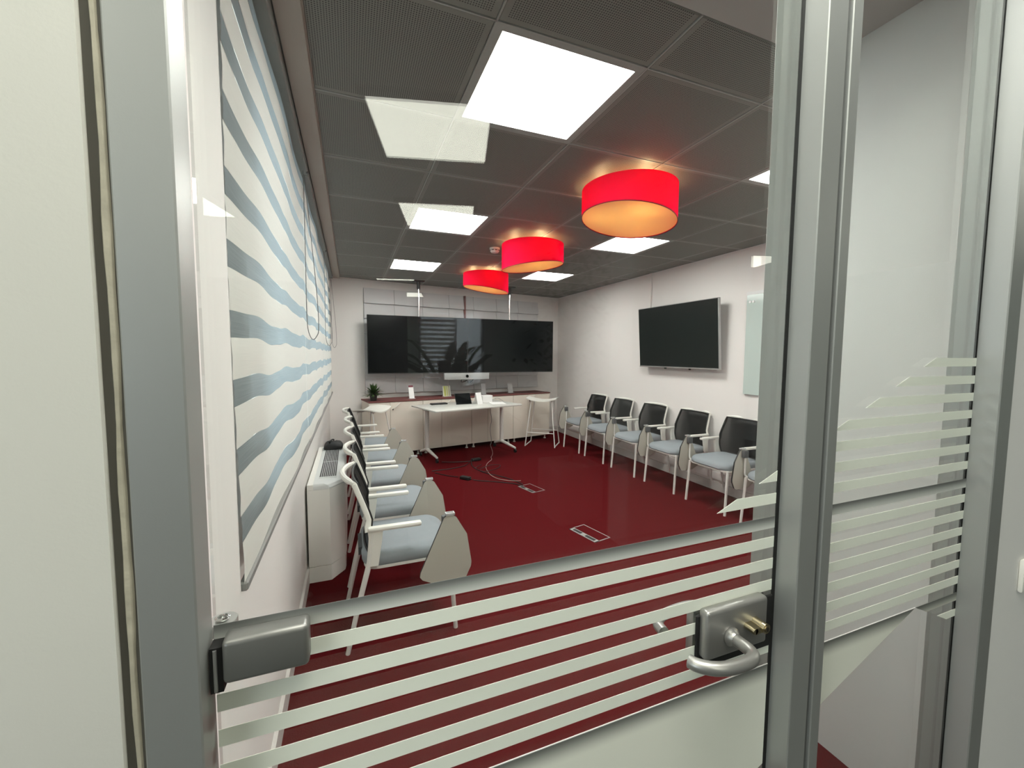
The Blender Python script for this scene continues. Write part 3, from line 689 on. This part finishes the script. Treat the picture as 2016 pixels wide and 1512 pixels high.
# ------------------------------------------------------------------ twin displays, poles, video bar
def display(label, x0, x1):
    t = thing('display_screen', label, 'screen', (x0, 6.20, 1.189), 0, 'wide twin displays')
    W = x1-x0; H = .836
    MB().rbox(0, W, 0, .05, 0, H, .001, 1).obj('housing', DARKED, t)
    MB().box(.006, W-.006, -.0015, .001, .012, H-.006).obj('screen', SCREEN, t, 0)
    MB().box(W*.25, W*.75, .05, .075, .2, .6).obj('back_plate', DGREY, t, 0)
    return t
display('black display beside the window end, over the potted plant', .231, 1.693)
display('black display next to it on the television wall side', 1.6932, 3.157)
for x, lb in ((.967, 'thin chrome ceiling pole holding the display nearer the window'), (2.413, 'thin chrome ceiling pole holding the display nearer the television wall')):
    t = thing('ceiling_pole_mount', lb, 'pole mount', (x, 6.29, 0), 0, 'ceiling poles of the twin displays')
    MB().tube([(0, 0, 1.45), (0, 0, CZ-.12)], .017, 16).obj('pole', mat('polished_pole', (.8, .8, .8, 1), .18, 1.), t)
    MB().tube([(0, 0, CZ-.12), (0, 0, CZ-.01)], .026, 16).obj('sleeve', DGREY, t)
    MB().box(-.08, .08, -.06, .06, CZ-.012, CZ).obj('ceiling_plate', DGREY, t, 0)
    MB().box(-.05, .05, -.015, .02, 1.42, 1.72).obj('bracket', DGREY, t, 0)
t = thing('video_bar', 'grey video conferencing bar with round camera under the screens', 'video bar', (1.676, 6.17, 1.086))
MB().rbox(-.355, .355, 0, .07, 0, .102, .006, 2).obj('body', mat('bar_grey_fabric', (.34, .34, .335, 1), .6), t)
MB().lathe([(.024, 0), (.022, .006), (.014, .007), (.012, .003)], 24, Matrix.Translation((.0, .001, .052)) @ Matrix.Rotation(PI/2, 4, 'X')).obj('camera_lens', SCREEN, t)
MB().box(-.06, .06, .02, .06, .10, .106).obj('bracket', DGREY, t, 0)
MB().tube(smoothpath([(-.08, .03, 0), (-.085, .03, -.03), (-.05, .03, -.035), (0, .03, -.02), (.03, .03, -.05), (.09, .03, -.02), (.10, .03, 0)], 5), .008, 8).obj('cable', DARKED, t)

# ------------------------------------------------------------------ wall television, cable duct, glass whiteboard
t = thing('television', 'black flat television with a silver edge on the white wall', 'television', (3.62, 3.90, 1.326))
TT = Matrix.Rotation(math.radians(-4.0), 4, 'Y')
MB().rbox(0, .035, -.64, .64, 0, .755, .004, 1, TT).obj('housing', mat('silver_bezel', (.45, .45, .45, 1), .3, .8), t)
MB().box(-.0015, .004, -.633, .633, .014, .748, TT).obj('screen', TVGLASS, t, 0)
MB().box(-.003, .02, -.64, .64, -.001, .008, TT).obj('silver_strip', mat('silver_strip', (.7, .7, .7, 1), .25, .8), t, 0)
MB().box(.03, .098, -.25, .25, .2, .55).obj('wall_bracket', DGREY, t, 0)
for y in (.18, -.215): MB().lathe([(.012, -.02), (.014, -.008), (.014, .002)], 12).obj('foot', DARKED, t, loc=(.02, y, 0))
t = MB().rbox(3.70, 3.7195, 4.462, 4.498, 2.10, CZ-.001, .003, 1).obj('cable_duct', WALL, None)
tag(t, 'thin white vertical cable duct from ceiling to television', 'cable duct')
t = thing('glass_whiteboard', 'pale green glass whiteboard on the wall beside the door post', 'whiteboard', (3.705, 3.03, 1.09))
MB().box(-.008, .012, -1.5, 0, 0, .985).obj('board', mat('pale_green_glass', (.50, .58, .545, 1), .12), t, 0)
MB().box(-.012, .013, -1.5, .004, .985, 1.015).obj('top_rail', mat('rail_white', (.80, .80, .80, 1), .4), t, 0)
for y in (-.04, -.075): MB().lathe([(.012, 0), (.012, .008)], 16, Matrix.Translation((-.008, y, .915)) @ Matrix.Rotation(-PI/2, 4, 'Y')).obj('magnet', mat('magnet_white', (.9, .9, .9, 1), .4), t)

# ------------------------------------------------------------------ folding table and things on it
TR = math.radians(15.5)
t = thing('folding_table', 'white flip-top table on castor legs before the cabinets', 'table', (1.555, 5.70, 0), TR)
MB().rbox(-.69, .69, -.38, .38, (.733), .756, .006, 2).obj('tabletop', mat('white_tabletop', (.66, .66, .62, 1), .25), t)
MB().box(-.53, .53, -.02, .04, .683, .718).obj('under_beam', WHITEM, t, 0)
def toloc(x, y, z):
    dx, dy = x-1.555, y-5.70; return (dx*math.cos(TR)+dy*math.sin(TR), -dx*math.sin(TR)+dy*math.cos(TR), z)
for cx, cy, fx, fy, bx_, by_ in ((1.0, 5.86, 1.07, 5.50, .925, 5.985), (2.20, 6.06, 2.29, 5.70, 2.135, 6.20)):
    a = toloc(cx, cy, .12)
    MB().tube([(a[0], a[1], .11), (a[0], a[1], .71)], .030, 14).obj('leg', WHITEM, t)
    MB().rbox(a[0]-.045, a[0]+.045, a[1]-.07, a[1]+.07, .678, .733, .008, 1).obj('tilt_bracket', DGREY, t)
    f = toloc(fx, fy, .07); b = toloc(bx_, by_, .07)
    MB().tube([f, a, b], [.016, .028, .016], 10).obj('foot', WHITEM, t)
    for q in (f, b):
        cst = MB().tube([(q[0]-.012, q[1], .027), (q[0]+.012, q[1], .027)], .027, 16).obj('castor', DARKED, t)
        MB().tube([(q[0], q[1], .03), (q[0], q[1], .062)], .010, 8).obj('castor_stem', DGREY, cst)
def tab(px, py): return (px, py, .756)
t = thing('keyboard', 'slim black keyboard lying on the white table', 'keyboard', tab(1.17, 5.86), math.radians(10))
MB().rbox(-.12, .12, -.045, .045, 0, .018, .004, 1).obj('body', DARKED, t)
for r in range(4): MB().rbox(-.112, .112, -.038+.019*r, -.022+.019*r, .0175, .021, .001, 1).obj('key_row', DGREY, t)
t = thing('control_tablet', 'black tilted touch tablet standing on the white table', 'tablet', tab(1.52, 5.74), math.radians(8))
T = Matrix.Rotation(math.radians(-28), 4, 'X')
MB().rbox(-.125, .115, 0, .012, .004, .175, .004, 1, T).obj('body', DARKED, t)
MB().box(-.120, .110, -.001, .002, .010, .170, T).obj('screen', SCREEN, t, 0)
MB().box(-.04, .04, .03, .11, 0, .006).obj('stand', DGREY, t, 0)
MB().box(-.03, .03, .075, .083, .004, .11).obj('stand_arm', DGREY, t, 0)
t = thing('folded_card', 'white folded paper card standing beside the black tablet', 'card', tab(1.72, 5.74), math.radians(25))
MB().prism([(-.05, 0), (-.047, 0), (.0, .16), (.047, 0), (.05, 0), (.002, .165), (-.002, .165)], 'y', -.05, .05, Matrix.Rotation(PI/2, 4, 'Z')).obj('sheet', PAPER, t, 0)
t = thing('paper_box', 'small white box on the table beside the folded card', 'box', tab(1.90, 5.93), math.radians(12))
MB().rbox(-.085, .085, -.05, .05, 0, .10, .002, 1).obj('body', PAPER, t)
MB().box(-.086, .086, -.051, .051, .085, .1015).obj('lid', mat('paper_bright', (.88, .88, .87, 1), .6), t, 0)
t = thing('paper_sheet', 'white sheet of paper lying flat near the table edge', 'paper', tab(2.02, 5.74), math.radians(-8))
MB().box(-.105, .105, -.148, .148, 0, .0008).obj('sheet', PAPER, t, 0)
tc_ = MB().tube(smoothpath([(1.99, 5.96, .760), (2.05, 5.98, .793), (2.10, 5.97, .808), (2.15, 5.93, .778), (2.17, 5.90, .760)], 6), .003, 6).obj('table_cable', mat('cable_grey', (.3, .3, .3, 1), .5), None)
tag(tc_, 'thin grey cable looping up from the white box on the table', 'cable')

# ------------------------------------------------------------------ white bar stools
def stool(label, cx, cy, rz):
    t = thing('bar_stool', label, 'stool', (cx, cy, 0), rz, 'white sled-base bar stools')
    vs = []; fs = []; nx, ny = 12, 6; hx, hy = .245, .165
    def zz(u, v): return .742+.040*u*u-.012*v*v+.006
    for s_, dz in ((1, 0), (-1, -.014)):
        for i in range(nx+1):
            for j in range(ny+1):
                u, v = -1+2*i/nx, -1+2*j/ny; k = 1-.05*(u*u)*(v*v)-.06*(abs(u)**6); vs.append((u*hx, v*hy*k, zz(u, v)+dz))
    n = (nx+1)*(ny+1)
    for i in range(nx):
        for j in range(ny):
            a = i*(ny+1)+j; fs.append((a, a+ny+1, a+ny+2, a+1)); fs.append((n+a, n+a+1, n+a+ny+2, n+a+ny+1))
    for i in range(nx):
        for j in (0, ny):
            a = i*(ny+1)+j; fs.append((a, a+ny+1, n+a+ny+1, n+a))
    for j in range(ny):
        for i in (0, nx):
            a = i*(ny+1)+j; fs.append((a, a+1, n+a+1, n+a))
    MB().add(vs, fs).obj('seat', WHITEP, t, 50)
    for s_ in (-1, 1):
        x0_, x1_ = s_*.165, s_*.24
        MB().tube(smoothpath([(x0_, .10, .745), (x1_, .195, .03), (x1_, .185, .011), (x1_, .16, .0095), (x1_, -.16, .0095), (x1_, -.185, .011), (x1_, -.195, .03), (x0_, -.10, .745)], 4), .0088, 8).obj('sled_leg', WHITEM, t)
    for y, z in ((.168, .22), (-.168, .22)): MB().tube([(-.222, y, z), (.222, y, z)], .007, 8).obj('footrest', WHITEM, t)
    MB().box(-.19, .19, -.105, -.085, .728, .740).box(-.19, .19, .085, .105, .728, .740).obj('seat_bearer', WHITEM, t, 0)
    return t
stool('white bar stool by the back corner, past the table', 2.92, 6.07, math.radians(-38))
stool('white bar stool between the folding table and the blinds', .25, 5.60, math.radians(59))

# ------------------------------------------------------------------ floor boxes and cables
def floorbox(label, c):
    q = [Vector((x, y, 0)) for x, y in c]; ctr = sum(q, Vector())/4; ex = (q[1]-q[0]+q[2]-q[3])/2; ang = math.atan2(ex.y, ex.x)
    wx = ex.length; wy = ((q[0]-q[3]).length+(q[1]-q[2]).length)/2
    t = thing('floor_box', label, 'floor socket box', (ctr.x, ctr.y, 0), ang, 'floor socket boxes in the carpet')
    f = MB(); a, b = wx/2, wy/2
    for r in ((-a, a, b-.008, b), (-a, a, -b, -b+.008), (-a, -a+.05, -b, b), (a-.008, a, -b, b)): f.box(r[0], r[1], r[2], r[3], 0, .004)
    f.obj('frame', ALUL, t, 0)
    MB().box(-a+.05, a-.008, -b+.008, b-.008, 0, .003).obj('carpet_lid', CARPET, t, 0)
    for y0_, y1_ in ((-b+.03, -.02), (.03, b-.03)): MB().box(-a+.012, -a+.040, y0_, y1_, .0035, .0055).obj('cable_outlet', DARKED, t, 0)
floorbox('closed floor box alone on the open carpet nearer the door', [(1.701, 2.991), (1.882, 3.035), (1.914, 2.724), (1.762, 2.695)])
floorbox('floor box with black cables running into it', [(1.722, 4.192), (1.90, 4.243), (1.934, 3.966), (1.781, 3.935)])
CB = mat('cable_black', (.008, .006, .006, 1), .5); CW_ = mat('cable_pale', (.42, .28, .25, 1), .5)
def cable(label, pts, r, m, k=6):
    o = MB().tube(smoothpath([(x, y, r+.001+(z if z else 0)) for x, y, z in pts], k), r, 6).obj('cable', m, None); tag(o, label, 'cable', 'cables on the carpet'); return o
cable('black cable from the larger adapter to the far floor box', [(1.305, 4.573, .008), (1.38, 4.53, 0), (1.55, 4.42, 0), (1.70, 4.30, 0), (1.78, 4.18, 0)], .005, CB)
cable('short black cable from the near chairs into the larger adapter', [(.95, 5.03, 0), (1.08, 4.85, 0), (1.175, 4.737, .008)], .005, CB)
cable('black cable forming a wide loop on the carpet before the table', [(.93, 5.12, .0), (1.20, 5.15, 0), (1.40, 5.24, 0), (1.52, 5.42, 0), (1.47, 5.15, 0), (1.52, 4.85, 0), (1.66, 4.62, 0), (1.74, 4.42, .006), (1.79, 4.22, .006)], .005, CB)
cable('black cable under the table ending at the small adapter', [(1.14, 5.52, 0), (1.30, 5.45, 0), (1.48, 5.42, 0), (1.56, 5.43, 0)], .005, CB)
cable('black loose coil of cable near the far floor box', [(1.50, 4.93, .024), (1.68, 5.05, .024), (1.80, 5.02, .024), (1.72, 4.88, .024), (1.52, 4.80, .024), (1.46, 4.98, .024), (1.58, 5.12, .024)], .004, CB)
cable('thin pale twisted cable trailing from the table to the floor box', [(2.05, 6.16, .03), (1.98, 5.85, 0), (1.90, 5.62, .012), (1.84, 5.50, .012), (1.80, 5.36, .012), (1.70, 5.22, .012), (1.62, 5.05, .012), (1.58, 4.88, .012), (1.56, 4.66, .012), (1.60, 4.48, .012), (1.70, 4.34, .022), (1.80, 4.30, .024)], .0035, CW_)
hc_ = MB().tube(smoothpath([(2.02, 6.02, .715), (2.03, 6.10, .60), (2.06, 6.13, .45), (2.03, 6.12, .30), (2.06, 6.14, .12), (2.05, 6.16, .036)], 6), .0045, 6).obj('hanging_cable', mat('cable_grey', (.3, .3, .3, 1), .5), None)
tag(hc_, 'grey cable hanging below the table beside its far leg', 'cable')
for lb, x, y, a in (('larger black power adapter on the carpet nearer the door', 1.24, 4.655, -.9), ('small black power adapter on the carpet under the table', 1.60, 5.44, .2)):
    t = thing('power_adapter', lb, 'power adapter', (x, y, .0), a, 'power adapters on the carpet')
    MB().rbox(-.065, .065, -.03, .03, .003, .036, .006, 2).obj('body', DARKED, t)
    MB().tube([(-.065, 0, .018), (-.085, 0, .014)], [.008, .005], 8).obj('strain_relief', CB, t); MB().tube([(.065, 0, .018), (.085, 0, .014)], [.008, .005], 8).obj('strain_relief', CB, t)

# ------------------------------------------------------------------ corridor wall switch
t = thing('wall_switch', 'white rounded switch plate on the corridor wall at the picture edge', 'switch', (1.556, .458, .94))
MB().rbox(-.042, .042, -.011, 0, -.042, .042, .006, 2).obj('plate', WHITEP, t)
MB().rbox(-.026, .026, -.015, -.010, -.026, .026, .003, 1).obj('rocker', WHITEP, t)

# ------------------------------------------------------------------ office plants (visible in the glass reflections)
t = thing('potted_palm', 'office palm in a dark pot, mirrored over the black screens', 'palm', (.78, -2.60, 0))
MB().lathe([(.15, 0), (.20, .72), (.21, .72), (.19, .68)], 24).obj('pot', POTB, t)
for k in range(22):
    a = k*2.4; el = .12+1.25*random.random(); L = random.uniform(.48, .64); sp_ = random.uniform(.02, .06); b0 = random.uniform(1.02, 1.22)
    f = MB(); base = Vector((math.cos(a)*sp_, math.sin(a)*sp_, b0)); pts = [Vector((math.cos(a)*.03, math.sin(a)*.03, .66))]
    for q in range(11):
        s_ = q/10; pts.append(base+Vector((math.cos(a)*L*s_*math.cos(el), math.sin(a)*L*s_*math.cos(el), L*s_*math.sin(el)-.16*s_*s_)))
    f.tube(pts, [.008]+[.006*(1-.75*i/10) for i in range(11)], 5)
    for q in range(3, 12):
        for sg in (-1, 1):
            for h in (0, .5):
                b = pts[q].lerp(pts[q-1], h); tn = (pts[q]-pts[q-1]).normalized(); sd = Vector((-math.sin(a), math.cos(a), 0))*sg
                tip = b+(sd*.55+tn*.9).normalized()*(.25*(1-.4*abs(q-6)/6))+Vector((0, 0, -.03)); md = b.lerp(tip, .45)+Vector((0, 0, .015)); wv = tn*.013+Vector((0, 0, .006))
                f.add([b, md-wv, md+wv, tip], [(0, 1, 2), (1, 3, 2)])
    f.obj('frond', LEAFD, t, 0)
t = thing('potted_ficus', 'office fig tree in a grey square planter, mirrored over the television wall', 'tree', (1.86, -2.28, 0))
MB().rbox(-.22, .22, -.22, .22, 0, .50, .01, 1).obj('planter', mat('planter_grey', (.22, .215, .21, 1), .5), t)
MB().tube(smoothpath([(0, 0, .45), (.03, .02, .9), (-.02, .0, 1.3), (.02, .03, 1.8), (0, 0, 2.2)], 4), .022, 8).obj('trunk', mat('bark', (.12, .09, .06, 1), .9), t)
fol = MB()
for k in range(900):
    u, v, w_ = max(-.34, min(.28, random.gauss(0, .20))), max(-.4, min(.4, random.gauss(0, .24))), random.uniform(.95, 2.42)
    c = Vector((u*(1.15-.35*abs(w_-1.6)), v*(1.15-.35*abs(w_-1.6)), w_)); a = random.uniform(0, 2*PI); L = random.uniform(.06, .11)
    d = Vector((math.cos(a), math.sin(a), random.uniform(-1.1, .1))).normalized(); sd = d.cross(Vector((0, 0, 1))).normalized()*.022
    fol.add([c, c+d*L*.45-sd, c+d*L*.45+sd, c+d*L], [(0, 1, 2), (1, 3, 2)])
tag(fol.obj('foliage', LEAFD, t, 0), kind='stuff')
t = thing('photographer_stand_in', 'added dark panel standing in for the photographer, mirrored as the dark left half of the glass', 'stand-in panel', (-.45, -.9, 0))  # dark panel in the photographer's place, added to darken the reflection
MB().rbox(-.62, .69, -.025, .025, .06, 1.76, .01, 1).obj('stand_in_panel', mat('stand_in_charcoal', (.012, .012, .013, 1), .95), t)
for x in (-.5, .57): MB().rbox(x-.03, x+.03, -.22, .22, 0, .03, .005, 1).box(x-.015, x+.015, -.015, .015, .02, .08).obj('foot', DARKED, t)
t = thing('added_dimming_cloth', 'grey cloth added to dim the office window seen only in reflection', 'blind', (1.40, -8.19, .70))  # cloth added only to dim the reflected window
MB().box(.0, 1.5, -.001, .001, .02, 1.72).obj('dimming_cloth', cloth_mat('grey_dimming_cloth', (.34, .36, .38, 1), .6, .45), t, 0)
MB().rbox(0, 1.5, -.008, .008, 0, .022, .003, 1).obj('bottom_rail', ALUL, t)
t = thing('venetian_blind', 'slatted blind on the office window seen only in reflection', 'blind', (1.44, -8.12, .72))
for k in range(16): MB().box(0, .74, -.02, .02, .06+k*.1, .112+k*.1).obj('slat', WHITEP, t, 0)
MB().rbox(0, .74, -.03, .03, 1.67, 1.72, .004, 1).obj('headrail', WHITEP, t)
